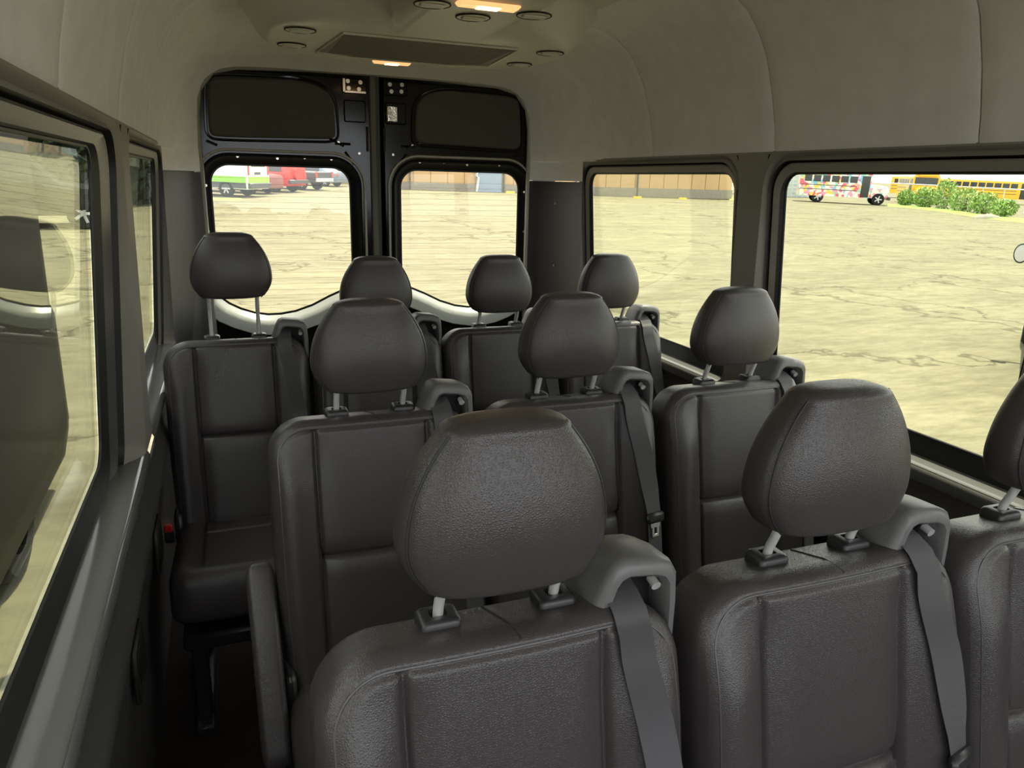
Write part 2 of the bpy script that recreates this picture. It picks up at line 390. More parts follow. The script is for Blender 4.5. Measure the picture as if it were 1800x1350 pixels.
    MB().box(W(.095, 1.845, YD-.004), (.050, .006, .048), bev=.005).build('catch_cover', 'paint', door)
    if sg > 0:
        MB().box(W(.078, 1.842, YD-.013), (.026, .005, .036), bev=.004).build('catch_plate', 'catch', door)
    # pressed slots and ribs in the sheet metal
    for (a, b) in (((.150, 1.690), (.215, 1.722)), ((.105, 1.61), (.145, 1.665)), ((.70, 1.672), (.745, 1.690)), ((.040, 1.67), (.040, 1.78)), ((.19, 1.700), (.120, 1.700))):
        MB().tube([W(a[0], a[1], YD-.002), W(b[0], b[1], YD-.002)], .006, 6).build('pressed_rib', 'paint', door)
    for (bu, bz) in ((.21, 1.63), (.45, 1.625), (.62, 1.628), (.76, 1.50), (.765, 1.30), (.175, 1.705), (.08, 1.66), (.33, 1.632)):
        MB().cyl(W(bu, bz, YD), W(bu, bz, YD-.007), .006, 8).build('screw', 'steel', door)
# rubber strip closing the seam between the doors
sm = MB().box((X0-.012, YD-.006, 1.00), (.016, .010, 1.005), bev=.006).build('trim_1', 'seam_rubber'); tag(sm, 'rubber strip closing the seam between the rear doors', kind='structure')
MB().box((X0+.012, YD+.02, 1.0), (.03, .02, 1.02)).build('seam_backing', 'rubber', sm)
for n_, sg in ((2, -1), (3, 1)):
    t = MB().tube([(X0+sg*.776, 3.645, z) for z in (.02, .5, 1.0, 1.5, 1.80)]+[(X0+sg*.76, 3.645, 1.90), (X0+sg*.70, 3.645, 1.975), (X0+sg*.60, 3.645, 2.0), (X0+sg*.3, 3.645, 2.012), (X0, 3.645, 2.014)], .014, 8).build('trim_%d' % n_, 'seal' if sg > 0 else 'trim'); tag(t, 'rubber door opening seal on the %s' % ('left' if sg < 0 else 'right'), kind='structure')
# wall strip around the door opening (closes the shell behind the seal)
rw = MB()
for sg in (-1, 1): rw.box((X0+sg*.862, 3.71, 1.50), (.088, .01, .62)); rw.box((X0+sg*.88, 3.71, .43), (.105, .01, .45))
rw.box((X0, 3.71, 2.08), (.93, .01, .075)); rw.box((X0, 3.71, -.01), (1.05, .01, .02))
tag(rw.build('wall_rear', 'rubber', smooth=False), 'black body frame around the rear doors', kind='structure')

# ------------------------------------------------------------------ ceiling console with vents and lamps
def sstep(a, b, x):
    t = max(0, min(1, (x-a)/(b-a))); return t*t*(3-2*t)
def con_depth(x, y):
    u = (x-X0)/.62; v = (y-2.80)/.50
    rr = (abs(u)**2.6+abs(v)**2.6)**(1/2.6)
    pod = .115*(1-sstep(.80, 1.0, rr)**1.6) if rr < 1 else 0
    # rear pod falls away forward of its rim, leaving a hollow on either side of the spine
    pod *= sstep(2.20, 2.56, y)
    sp = .115*(1-sstep(.14, .235, abs(x-X0)))*(sstep(1.62, 1.72, y))*(1 if y < 2.9 else 0)
    return max(pod, sp)
con = empty('ceiling_console', (X0, 2.6, 2.0)); tag(con, 'olive grey ceiling console with vents and lit lamps', 'console')
def zc(x, y): return 2.112-con_depth(x, y)
rows = []
for i in range(71):
    y = lerp(1.60, 3.31, i/70); rows.append([(x-X0, y-2.6, zc(x, y)-2.0) for x in [lerp(X0-.63, X0+.63, k/72) for k in range(73)]])
MB().grid(rows).build('housing', 'console', con)
def cl(x, y, dz=0): return (x-X0, y-2.6, zc(x, y)-2.0+dz)
gp = [(.405, 2.60), (.995, 2.60), (1.03, 3.02), (.90, 3.07), (.50, 3.07), (.37, 3.02)]
gr = [cl(x, y, -.002) for x, y in gp]; zz = min(q[2] for q in gr)-.001
lp = [(q[0], q[1], zz) for q in gr]
g = MB().loft([[(q[0], q[1], zz+.02) for q in gr], [(q[0], q[1], zz) for q in gr]], cap1=True).build('air_grille', 'grille', con, smooth=False)
MB().tube([(q[0]*1.015, q[1]+(.006 if q[1] > .2 else -.006), zz-.001) for q in gr], .004, 6, closed=True).build('grille_rim', 'console', g)
for k in range(22):
    y = lerp(2.62, 3.05, k/21)-2.6; MB().box((0, y, zz-.001), (.29 if y < .42 else .2, .004, .0015)).build('grille_slat', 'grille', g, smooth=False)
def vent(x, y, r=.048, tilt=0):
    z = zc(x, y)-2.0; v = MB().cyl((x-X0, y-2.6, z+.006), (x-X0, y-2.6, z-.004), r, 24).build('vent_ring', 'console', con)
    MB().tube([(x-X0+math.cos(t)*r, y-2.6+math.sin(t)*r, z-.003) for t in [2*math.pi*k/24 for k in range(24)]], .0025, 5, closed=True).build('vent_gap', 'slot', v)
    MB().box((x-X0, y-2.6, z-.006), (r*.7, r*.28, .004), Matrix.Rotation(tilt, 3, 'Z'), bev=.003).build('vent_flap', 'console', v)
for x, y in ((.27, 2.62), (.27, 2.92), (1.13, 2.62), (1.13, 2.92), (.70, 2.18), (.555, 2.08), (.845, 2.08)): vent(x, y)
for k, (x, y, hx, hy) in enumerate(((X0-.03, 3.135, .075, .020), (X0-.01, 2.02, .085, .026))):
    z = zc(x, y)-2.0
    l = MB().box((x-X0, y-2.6, z-.002), (hx, hy, .008), bev=.007).build('lamp_lens', 'lamp_edge', con)
    MB().box((x-X0, y-2.6, z-.008), (hx*.38, hy*.75, .004), bev=.003).build('bulb_window', 'lamp', l)

# ------------------------------------------------------------------ seats
REC = R(11); DV = Vector((0, math.sin(REC), math.cos(REC))); DN = Vector((0, math.cos(REC), -math.sin(REC)))
def gs(x, s): return math.exp(-(x/s)**2)
def pillow(W, L, T, r, Rf, feat, xs, vsamp, rb=None):
    """padded slab: returns front fn and MB in (x, w, v); w<0 is the front"""
    def hw(v):
        h = W(v)
        if v > L-r: h -= r-math.sqrt(max(0, r*r-(v-(L-r))**2))
        rb_ = rb or .03
        if v < rb_: h -= rb_-math.sqrt(max(0, rb_*rb_-(rb_-v)**2))
        return h
    def wf(x, v):
        if v > L-r and abs(x) > W(v)-r: e = r-math.hypot(abs(x)-(W(v)-r), v-(L-r))
        else: e = min(hw(v)-abs(x), L-v if L-v < .2 else .2, v)
        e = max(0, e); dr = Rf-math.sqrt(max(0, Rf*Rf-(Rf-min(e, Rf))**2))
        return dr+feat(x, v, e)*min(1, e/.012)
    return hw, wf
def make_slab(W, L, T, r, Rf, feat, xn, vs_, frame, rb=None):
    hw, wf = pillow(W, L, T, r, Rf, feat, None, None, rb)
    mb = MB(); fr = []; bk = []
    for v in vs_:
        h = hw(v); W0 = W(v)
        row = []; rowb = []
        for s_ in xn:
            x = s_*h if abs(s_) > .92 or h < W0*.98 else s_*W0*(h/W0)
            row.append(frame(x, wf(x, v), v))
            e = r-math.hypot(abs(x)-(W0-r), v-(L-r)) if (v > L-r and abs(x) > W0-r) else min(h-abs(x), L-v, v); e = max(0, e); q = .028; dr = q-math.sqrt(max(0, q*q-(q-min(e, q))**2))
            rowb.append(frame(x, T-dr, v))
        fr.append(row); bk.append(rowb)
    mb.grid(fr); mb.grid([rw_[::-1] for rw_ in bk])
    # rim
    n = len(xn); m = len(vs_)
    def rim(seq): return [fr[i][j] for i, j in seq], [bk[i][j] for i, j in seq]
    seq = [(0, j) for j in range(n)]+[(i, n-1) for i in range(1, m)]+[(m-1, j) for j in range(n-2, -1, -1)]+[(i, 0) for i in range(m-2, 0, -1)]
    a, b = rim(seq)
    mb.loft([a, [tuple(Vector(p)*.5+Vector(q)*.5) for p, q in zip(a, b)], b])
    return mb, hw, wf
SW = .235
def xsamples():
    s = set([k/26 for k in range(-26, 27)])
    for c in (.118/SW, -.135/SW, .142/SW, -.142/SW):
        for dlt in (-.05, -.035, -.024, -.015, -.008, 0, .008, .015, .024, .035, .05): s.add(c+dlt)
    for k in range(8): s |= {1-.006*k, -1+.006*k}
    return sorted(q for q in s if -1 <= q <= 1)
LB = .655; VG = .345
def feat_back(x, v, e):
    ax = abs(x); t = 0; ai = abs(x+.0085); CI = .1265
    up_ = sstep(LB-.03, LB-.16, v)                     # bolsters swell below the shoulders
    t += -.020*gs(ax-.190, .040)*up_*sstep(.0, .06, v)
    ins = 1 if v < LB-.022 else 0
    t += .010*gs(ai-CI, .0055)*ins + .007*gs(ai-CI+.006, .020)*ins*sstep(LB-.02, LB-.10, v)
    if ai < CI:
        t += .011*gs(v-VG, .0055)+.006*gs(v-VG, .022)
        t += -.004*(1-(ai/CI)**2)
        t += .006*sstep(.08, .0, v)
    t += .004*gs(e-.022, .004)
    return t
BASE = Vector((0, -.052-.64*math.tan(REC)*1.0, .395))
def fr_back(x, w_, v): q = BASE+DV*v+DN*w_; return (x, q.y, q.z)
vss = sorted(set([LB*k/44 for k in range(45)]+[VG+q for q in (-.03, -.02, -.013, -.008, -.004, 0, .004, .008, .013, .02, .03)]+[LB-.003*k for k in range(1, 16)]+[LB-.0008, .004, .008]))
back_mb, HWB, WFB = make_slab(lambda v: SW*(.965+.035*sstep(0, .3, v)), LB, .115, .085, .034, feat_back, xsamples(), vss, fr_back)

def make_headrest(parent):
    HZ, HH = 1.187, .180
    mb = MB(); rings = []; N = 64; K = 40
    seamL = []; seamR = []
    def dims(t):                                        # t 0 bottom .. 1 top
        if t < .3: wdt = .131-.024*((.3-t)/.3)**2
        else: wdt = .131-.052*((t-.3)/.7)**2.1
        dep = lerp(.058, .040, t**1.5)
        return wdt, dep
    tilt = R(4)
    def point(t, a, f=1.0, zoff=0):
        wdt, dep = dims(t)
        n = 3.0; c, s_ = math.cos(a), math.sin(a)
        k = (abs(c)**n+abs(s_)**n)**(-1/n)
        x = k*c*wdt*f; y = k*s_*dep*f
        if y < 0: y -= .012*(1-(x/(wdt+1e-6))**2)*math.sin(math.pi*min(1, t*1.05))
        z = (t-.5)*HH+zoff
        y += -math.sin(tilt)*z + .010*(t-.5)
        return Vector((x, y, HZ+z))
    cap = 7; rr = .026
    for k in range(cap):
        q = k/cap; f = 1-(rr/.06)*(1-math.sin(q*math.pi/2)); rings.append([point(0, 2*math.pi*i/N, .25 + .75*math.sin(q*math.pi/2) if k else .03, rr*(1-math.cos(q*math.pi/2))*.0 - rr*.55*math.cos(q*math.pi/2)) for i in range(N)])
    def seam_in(a, t):
        dd = 0
        for c in (math.pi*1.5-1.08, math.pi*1.5+1.08): dd = max(dd, gs(((a-c+math.pi) % (2*math.pi))-math.pi, .045))
        return 1-.018*dd
    for k in range(K+1):
        t = k/K; rings.append([point(t, 2*math.pi*i/N, seam_in(2*math.pi*i/N, t)) for i in range(N)])
    for k in range(1, cap+1):
        q = k/cap; rings.append([point(1, 2*math.pi*i/N, max(.03, .30+.70*math.cos(q*math.pi/2)) if k < cap else .03, rr*.62*math.sin(q*math.pi/2)) for i in range(N)])
    mb.loft(rings, cap0=True, cap1=True)
    h = mb.build('headrest', 'leather', parent, angle=75)
    for c in (math.pi*1.5-1.08, math.pi*1.5+1.08):
        pts = [point(0, c, .88, -.010)]+[point(k/24, c, .989) for k in range(25)]+[point(1, c, .90, .0075)]
        MB().tube(pts, .0017, 6).build('seam', 'stitch', h)
    for sx in (-1, 1):
        x = sx*.077
        MB().tube([(x, -.006, 1.115), (x, -.003, 1.085), (x, .003, 1.068), (x, .010, 1.052), (x, .014, 1.036), (x, .016, 1.018), (x, .016, .95), (x, .016, .86)], .0068, 14).build('post', 'chrome', h)
    return h
def rbox_loops(hx, hy, z0, z1, r, topin):
    lo = rrect(-hx, hx, -hy, hy, r, 5)
    L0 = [(x, y, z0) for x, y in lo]; L1 = [(x, y, z1-topin) for x, y in lo]
    k = 1-topin/min(hx, hy)
    return [L0, L1, [(x*(1-topin*.4/hx), y*(1-topin*.4/hy), z1-topin*.3) for x, y in lo], [(x*k, y*k, z1) for x, y in lo], [(x*.42, y*.42, z1) for x, y in lo], [(x*.38, y*.38, z1-.006) for x, y in lo]]
def make_guide(parent):
    # arched belt guide on the shoulder; local frame: x right, y back, z up from the shoulder
    ox, oy, oz = .178, -.030, 1.008
    H = .095
    def arch(sc, yy, dz):                               # outer outline, open at the bottom
        return [(-.072, 0), (-.060, .035), (-.046, .072), (-.036, .088), (-.022, .095), (.030, .090), (.050, .082), (.059, .066), (.062, .025), (.062, -.040)]
    out = arch(1, 0, 0)
    inn = [(-.046, 0), (-.037, .030), (-.028, .056), (-.022, .064), (-.012, .068), (.024, .064), (.036, .059), (.043, .049), (.045, .020), (.046, -.036)]
    def W_(pts, y, sx=1, sz=1, dx=0): return [(ox+x*sx+dx, oy+y, oz-.012+z*sz) for x, z in pts]
    def blend(a, b, t): return [(lerp(p[0], q[0], t), lerp(p[1], q[1], t)) for p, q in zip(a, b)]
    mb = MB()
    body = [W_(inn, .050), W_(inn, .006), W_(blend(inn, out, .22), -.001), W_(blend(inn, out, .65), -.001), W_(blend(inn, out, .93), .005), W_(out, .014), W_(out, .060, .97, .98), W_(out, .095, .9, .90), W_(out, .112, .8, .70)]
    mb.loft(body, closed=False)
    n = len(out); last = W_(out, .112, .8, .70); mb.add(last, [tuple(range(n))])
    g = mb.build('belt_guide', 'plastic', parent)
    MB().add(W_(inn, .046), [tuple(range(n))]).build('guide_slot', 'slot', g, smooth=False)
    MB().cyl((ox+.036, oy+.03, oz+.035), (ox+.036, oy+.015, oz+.030), .007, 10).build('guide_pin', 'chrome', g)
    return g
def make_belt(parent):
    hw_ = .0235; path = []
    p0 = Vector((.160, .010, 1.048)); path.append((p0, Vector((1, 0, 0))))
    path.append((Vector((.158, -.020, 1.043)), Vector((1, 0, 0)))); path.append((Vector((.157, -.047, 1.031)), Vector((1, .0, .05))))
    def surf(x, v, off=.006):
        q = Vector(fr_back(x, min(WFB(x, v), .02)-off, v)); return q
    p1 = surf(.156, LB-.030, .010); path.append((p1, Vector((1, 0, 0))))
    vt = .335
    for k in range(1, 15):
        v = lerp(LB-.045, vt, k/14); x = lerp(.157, .200, k/14)
        c = surf(x, v, .007); l = surf(x-hw_, v, .007); r_ = surf(x+hw_*.8, v, .007)
        path.append((c, (r_-l).normalized()))
    rows = [[], [], [], []]
    A = []
    for c, t in path:
        A.append([tuple(c-t*hw_), tuple(c+t*hw_)])
    mb = MB(); n = len(A)
    vs_ = [q for a in A for q in a]; off = Vector((0, .0014, .0008))
    vb = [tuple(Vector(q)+off) for q in vs_]
    fs = []
    for k in range(n-1): fs += [(2*k, 2*k+1, 2*k+3, 2*k+2), (2*n+2*k, 2*n+2*k+2, 2*n+2*k+3, 2*n+2*k+1), (2*k, 2*k+2, 2*n+2*k+2, 2*n+2*k), (2*k+1, 2*n+2*k+1, 2*n+2*k+3, 2*k+3)]
    mb.add(vs_+vb, fs); b = mb.build('seat_belt', 'webbing', parent)
    c, t = path[-1]; rotm = Matrix((t, DN, DV)).transposed()
    tg = MB().box(c-DN*.003-DV*.004, (.032, .009, .014), rotm, bev=.007).build('tongue_grip', 'black_plastic', b)
    tc_ = c-DN*.003-DV*.037
    pl = MB()
    for s_ in (-1, 1): pl.box(tc_+t*s_*.0085+DV*.004, (.0035, .0015, .018), rotm, bev=.001)
    pl.box(tc_-DV*.013, (.012, .0015, .004), rotm, bev=.001); pl.box(tc_+DV*.014, (.016, .0015, .007), rotm, bev=.001)
    pl.build('tongue_plate', 'chrome', b)
    # lower webbing run down to the cushion edge
    e0 = c-DV*.01; e1 = Vector(surf(.215, .03, .01)); mbb = MB()
    mbb.loft([[tuple(e0-t*.0235), tuple(e0+t*.0235), tuple(e0+t*.0235+DN*.002), tuple(e0-t*.0235+DN*.002)], [tuple(e1-t*.0235), tuple(e1+t*.0235), tuple(e1+t*.0235+DN*.002), tuple(e1-t*.0235+DN*.002)]], cap0=True, cap1=True).build('lap_webbing', 'webbing', b)
    return b

def make_seat():
    root = empty('passenger_seat')
    b = back_mb.build('backrest', 'leather', root, angle=60)
    # piping along the front edge
    pts = []; e = .020
    vv = [lerp(.03, LB-.085, k/20) for k in range(21)]
    for v in vv: pts.append((-(HWB(v)-e), v))
    for k in range(1, 13):
        t = R(180-90*k/12); r = .085-e; pts.append((-(SW-.085)+r*math.cos(t), LB-.085+r*math.sin(t)))
    for k in range(1, 12): pts.append((lerp(-(SW-.085), SW-.085, k/12), LB-e))
    pts += [(-x, v) for x, v in pts[:33][::-1]]
    MB().tube([fr_back(x, WFB(x, v)+.0002, v) for x, v in pts], .0021, 6).build('piping', 'piping', b)
    # stitch across the shoulder
    MB().tube([fr_back(.008, .004, LB-.012), fr_back(.004, .018, LB-.0045), fr_back(0, .034, LB+.0004), fr_back(-.012, .09, LB+.0002)], .0014, 5).build('shoulder_stitch', 'stitch', b)
    make_headrest(root)
    for sx in (-1, 1):
        mb = MB(); loops = rbox_loops(.026, .021, -.012, .018, .008, .006)
        mb.loft([[(x+sx*.077, y+.014, z+1.022) for x, y, z in lp] for lp in loops], cap0=True, cap1=True); mb.build('headrest_collar', 'black_plastic', root)
    make_guide(root); make_belt(root)
    # cushion: the same padded slab lying down
    LC = .47
    def feat_c(x, v, e):
        ax = abs(x)
        return -.012*gs(ax-.19, .035)*sstep(LC, LC-.1, v)+.009*gs(ax-.142, .006)*(1 if v < LC-.05 else 0)+(.009*gs(v-.13, .006) if ax < .142 else 0)
    cb = Vector((0, -.130, .455)); ca = R(7)
    dv = Vector((0, -math.cos(ca), math.sin(ca))); dn = Vector((0, -math.sin(ca), -math.cos(ca)))
    def fr_c(x, w_, v): q = cb+dv*v+dn*w_; return (x, q.y, q.z)
    mb, hwc, wfc = make_slab(lambda v: .232, LC, .15, .06, .045, feat_c, xsamples(), sorted(set([LC*k/40 for k in range(41)]+[.13+q for q in (-.015, -.008, -.003, .003, .008, .015)]+[LC-.004*k for k in range(1, 12)])), fr_c)
    mb.build('cushion', 'leather', root, angle=60)
    fr = MB().box((0, -.36, .275), (.21, .20, .025), bev=.01).build('seat_pan', 'black_plastic', root)
    for sx in (-1, 1):
        for yy in (-.20, -.52):
            MB().box((sx*.17, yy, .135), (.022, .03, .125), bev=.006).build('leg', 'black_plastic', root)
        MB().box((sx*.17, -.36, .015), (.026, .24, .015), bev=.006).build('floor_rail', 'black_plastic', root)
        MB().box((sx*.222, -.155, .42), (.012, .05, .09), bev=.008).build('hinge_cover', 'black_plastic', root)
    return root

ROWS = [(.76, (.288, .783, 1.268), 'front'), (1.635, (.288, .785, 1.285), 'middle'), (2.555, (.012, .478, .932, 1.385), 'rear')]
LAB = [['black leather seat nearest the camera, at the aisle end of the front row', 'black leather seat in the middle of the front row, belt buckle hanging low', 'black leather seat cut off at the right edge, by the window of the front row'],
       ['aisle seat of the middle row with a hanging armrest on its side', 'centre seat of the middle row with a bright belt tongue on the blue-black belt', 'window seat of the middle row beside the right-hand pillar'],
       ['rear row seat by the left wall with its headrest pulled up high', 'rear row seat in front of the seam between the back doors', 'rear row seat in front of the right back door window', 'rear row seat in the right corner below the rear side window']]
proto = None
for ri, (y, xs, nm) in enumerate(ROWS):
    for ci, x in enumerate(xs):
        if proto is None: s_ = proto = make_seat()
        else: s_ = copy_tree(proto)
        s_.location = (x, y, 0); s_.scale = (.955 if ri == 2 else 1, 1, 1); tag(s_, LAB[ri][ci], 'seat', 'passenger seats of the %s row' % nm)
        if ri == 2 and ci == 0:
            for ch in s_.children:
                if ch.name.startswith('headrest') and 'collar' not in ch.name: ch.location.z += .080
            bk = MB().box((-.252, -.20, .455), (.014, .010, .030), bev=.004).build('buckle', 'black_plastic', s_)
            MB().box((-.252, -.206, .478), (.0125, .010, .012), bev=.003).build('release_button', 'red', bk)
        if ri == 1 and ci == 0:
            # folded armrest hanging at the aisle side
            a = Vector((-.268, -.055, .715)); b_ = Vector((-.262, -.275, .355)); ax = (b_-a).normalized(); xx = Vector((1, 0, 0)); nn = ax.cross(xx).normalized(); xx = nn.cross(ax).normalized()
            loops = []
            L_ = (b_-a).length
            for t, k in ((0, .55), (.02, .85), (.06, 1), (.5, 1), (.92, 1), (.98, .88), (1, .6)):
                c = a+ax*L_*t; loops.append([tuple(c+xx*u*k+nn*v_*k) for u, v_ in rrect(-.030, .030, -.033, .033, .014, 4)])
            ar = MB().loft(loops, cap0=True, cap1=True).build('armrest', 'leather', s_)
            MB().box(b_+Vector((.018, .03, -.012)), (.016, .030, .022), bev=.006).build('armrest_pivot', 'black_plastic', ar)

# ------------------------------------------------------------------ outside: ground
MT['lot'] = mat('pale_gravel_asphalt', (.170, .158, .100), .9, bump=.5, bscale=9, var=.20, vscale=.7, spec=.15)
nt = MT['lot'].node_tree; b = nt.nodes['Principled BSDF']; cr = [n for n in nt.nodes if n.type == 'VALTORGB'][0]
tc = [n for n in nt.nodes if n.type == 'TEX_COORD'][0]
no = [n for n in nt.nodes if n.type == 'TEX_NOISE'][0]
mp = nt.nodes.new('ShaderNodeMapping'); mp.inputs['Scale'].default_value = (.35, 1.5, 1); mp.inputs['Rotation'].default_value = (0, 0, R(-21))
nt.links.new(tc.outputs['Object'], mp.inputs['Vector']); nt.links.new(mp.outputs['Vector'], no.inputs['Vector']); no.inputs['Detail'].default_value = 8; no.inputs['Roughness'].default_value = .65
vo = nt.nodes.new('ShaderNodeTexVoronoi'); vo.feature = 'DISTANCE_TO_EDGE'; vo.inputs['Scale'].default_value = .22
wz = nt.nodes.new('ShaderNodeTexNoise'); wz.inputs['Scale'].default_value = 1.2; wz.inputs['Detail'].default_value = 4
mv = nt.nodes.new('ShaderNodeVectorMath'); mv.operation = 'MULTIPLY_ADD'; mv.inputs[1].default_value = (2.5, 2.5, 0)
nt.links.new(tc.outputs['Object'], wz.inputs['Vector']); nt.links.new(wz.outputs['Color'], mv.inputs[0]); nt.links.new(tc.outputs['Object'], mv.inputs[2]); nt.links.new(mv.outputs[0], vo.inputs['Vector'])
cr2 = nt.nodes.new('ShaderNodeValToRGB'); cr2.color_ramp.elements[0].color = (.45, .45, .42, 1); cr2.color_ramp.elements[1].color = (1, 1, 1, 1); cr2.color_ramp.elements[0].position = .004; cr2.color_ramp.elements[1].position = .014
nt.links.new(vo.outputs['Distance'], cr2.inputs['Fac'])
mm = nt.nodes.new('ShaderNodeMix'); mm.data_type = 'RGBA'; mm.blend_type = 'MULTIPLY'; mm.inputs[0].default_value = .8
n3 = nt.nodes.new('ShaderNodeTexNoise'); n3.inputs['Scale'].default_value = 1; n3.inputs['Detail'].default_value = 6; n3.inputs['Roughness'].default_value = .7
mp3 = nt.nodes.new('ShaderNodeMapping'); mp3.inputs['Scale'].default_value = (2.2, 6.5, 1); mp3.inputs['Rotation'].default_value = (0, 0, R(-21))
nt.links.new(tc.outputs['Object'], mp3.inputs['Vector']); nt.links.new(mp3.outputs['Vector'], n3.inputs['Vector'])
cr3 = nt.nodes.new('ShaderNodeValToRGB'); cr3.color_ramp.elements[0].position = .32; cr3.color_ramp.elements[1].position = .62; cr3.color_ramp.elements[0].color = (.62, .62, .58, 1); cr3.color_ramp.elements[1].color = (1.08, 1.08, 1.08, 1)
nt.links.new(n3.outputs['Fac'], cr3.inputs['Fac'])
m3 = nt.nodes.new('ShaderNodeMix'); m3.data_type = 'RGBA'; m3.blend_type = 'MULTIPLY'; m3.inputs[0].default_value = .8
nt.links.new(cr.outputs['Color'], m3.inputs[6]); nt.links.new(cr3.outputs['Color'], m3.inputs[7])
nt.links.new(m3.outputs[2], mm.inputs[6]); nt.links.new(cr2.outputs['Color'], mm.inputs[7]); nt.links.new(mm.outputs[2], b.inputs['Base Color'])
gv = [(x, y, gz(x, y)) for x, y in ((-260, -120), (320, -120), (320, 330), (-260, 330))]
tag(MB().add(gv, [(0, 1, 2, 3)]).build('ground', 'lot', smooth=False), 'pale cracked parking lot around the van', kind='structure')

# ------------------------------------------------------------------ outside: vehicles
MT['tyre'] = mat('tyre_rubber', (.02, .02, .02), .9, spec=.1)
MT['alloy'] = mat('alloy_wheel', (.55, .56, .58), .3, metal=.6)
MT['dark_glass'] = mat('vehicle_glass', (.03, .035, .04), .08)
MT['white'] = mat('white_vehicle_paint', (.75, .76, .74), .3)
MT['green'] = mat('green_stripe', (.28, .60, .06), .4)
MT['redpaint'] = mat('red_vehicle_paint', (.62, .03, .03), .3)
MT['maroon'] = mat('maroon_paint', (.20, .06, .06), .35)
MT['black_car'] = mat('black_vehicle_paint', (.008, .008, .009), .4, spec=.03)
MT['charcoal'] = mat('charcoal_paint', (.06, .065, .07), .3)
MT['bluegrey'] = mat('blue_grey_paint', (.16, .20, .25), .3)
MT['tail'] = mat('tail_light_red', (.75, .05, .03), .3)
MT['yellow'] = mat('school_bus_yellow', (.78, .45, .03), .4)
MT['brown'] = mat('tan_wall_siding', (.46, .31, .16), .8, var=.06, vscale=.3)
MT['grass'] = mat('sunlit_grass', (.20, .36, .05), .9, var=.3, vscale=2)
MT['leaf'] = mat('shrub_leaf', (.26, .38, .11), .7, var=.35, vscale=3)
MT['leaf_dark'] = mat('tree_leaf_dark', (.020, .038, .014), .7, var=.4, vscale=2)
MT['bark'] = mat('tree_bark', (.10, .08, .06), .9)
MT['galv'] = mat('galvanised_steel', (.62, .64, .62), .4, metal=.3)
MT['concrete'] = mat('concrete', (.24, .22, .18), .9, var=.1)
MT['blue_door'] = mat('blue_grey_door', (.22, .28, .36), .5)
MT['pane_sky'] = mat('pale_window_glass', (.55, .66, .72), .15)
MT['umber'] = mat('dark_wood', (.10, .07, .05), .8)

def wheel(parent, x, y, z, r=.36, wd=.11, spokes=6, n=22, rimm='alloy'):
    # wheel axis along local y
    mb = MB(); prof = [(.62*r, -wd), (.92*r, -wd), (r, -wd*.7), (r, wd*.7), (.92*r, wd), (.62*r, wd)]
    loops = [[(x+math.cos(2*math.pi*k/n)*pr, y+w_, z+math.sin(2*math.pi*k/n)*pr) for k in range(n)] for pr, w_ in prof]
    wh = mb.loft(loops).build('wheel', 'tyre', parent)
    sgn = 1 if y > 0 else -1
    rim = MB(); yy = y+sgn*wd*.72
    for k in range(spokes):
        a = 2*math.pi*k/spokes; rim.box((x+math.cos(a)*r*.33, yy, z+math.sin(a)*r*.33), (r*.31, .012, r*.09), Matrix.Rotation(-a, 3, 'Y'))
    rim.cyl((x, yy-.02, z), (x, yy+.02, z), r*.16, 10)
    rim.build('rim', rimm, wh)
    MB().cyl((x, y-wd*.3, z), (x, y+wd*.3, z), r*.63, 18).build('wheel_well', 'slot', wh)
    return wh
def place(root, pos, fwd):
    """put a vehicle on the sloping lot: local +x is its forward direction"""
    f = Vector((fwd[0], fwd[1], 0)).normalized(); f.z = GX*f.x+GY*f.y; f.normalize()
    n = Vector((-GX, -GY, 1)).normalized(); l = n.cross(f).normalized(); n = f.cross(l)
    root.matrix_world = Matrix.Translation((pos[0], pos[1], gz(pos[0], pos[1]))) @ Matrix((f, l, n)).transposed().to_4x4()
def anchor(root, px, py, fwd, lx, ly):
    """stand a vehicle so that its local point (lx, ly) touches the lot at this pixel"""
    f = Vector(fwd).normalized(); l = Vector((-f.y, f.x)); g = ground(px, py); place(root, (g.x-f.x*lx-l.x*ly, g.y-f.y*lx-l.y*ly), (f.x, f.y))
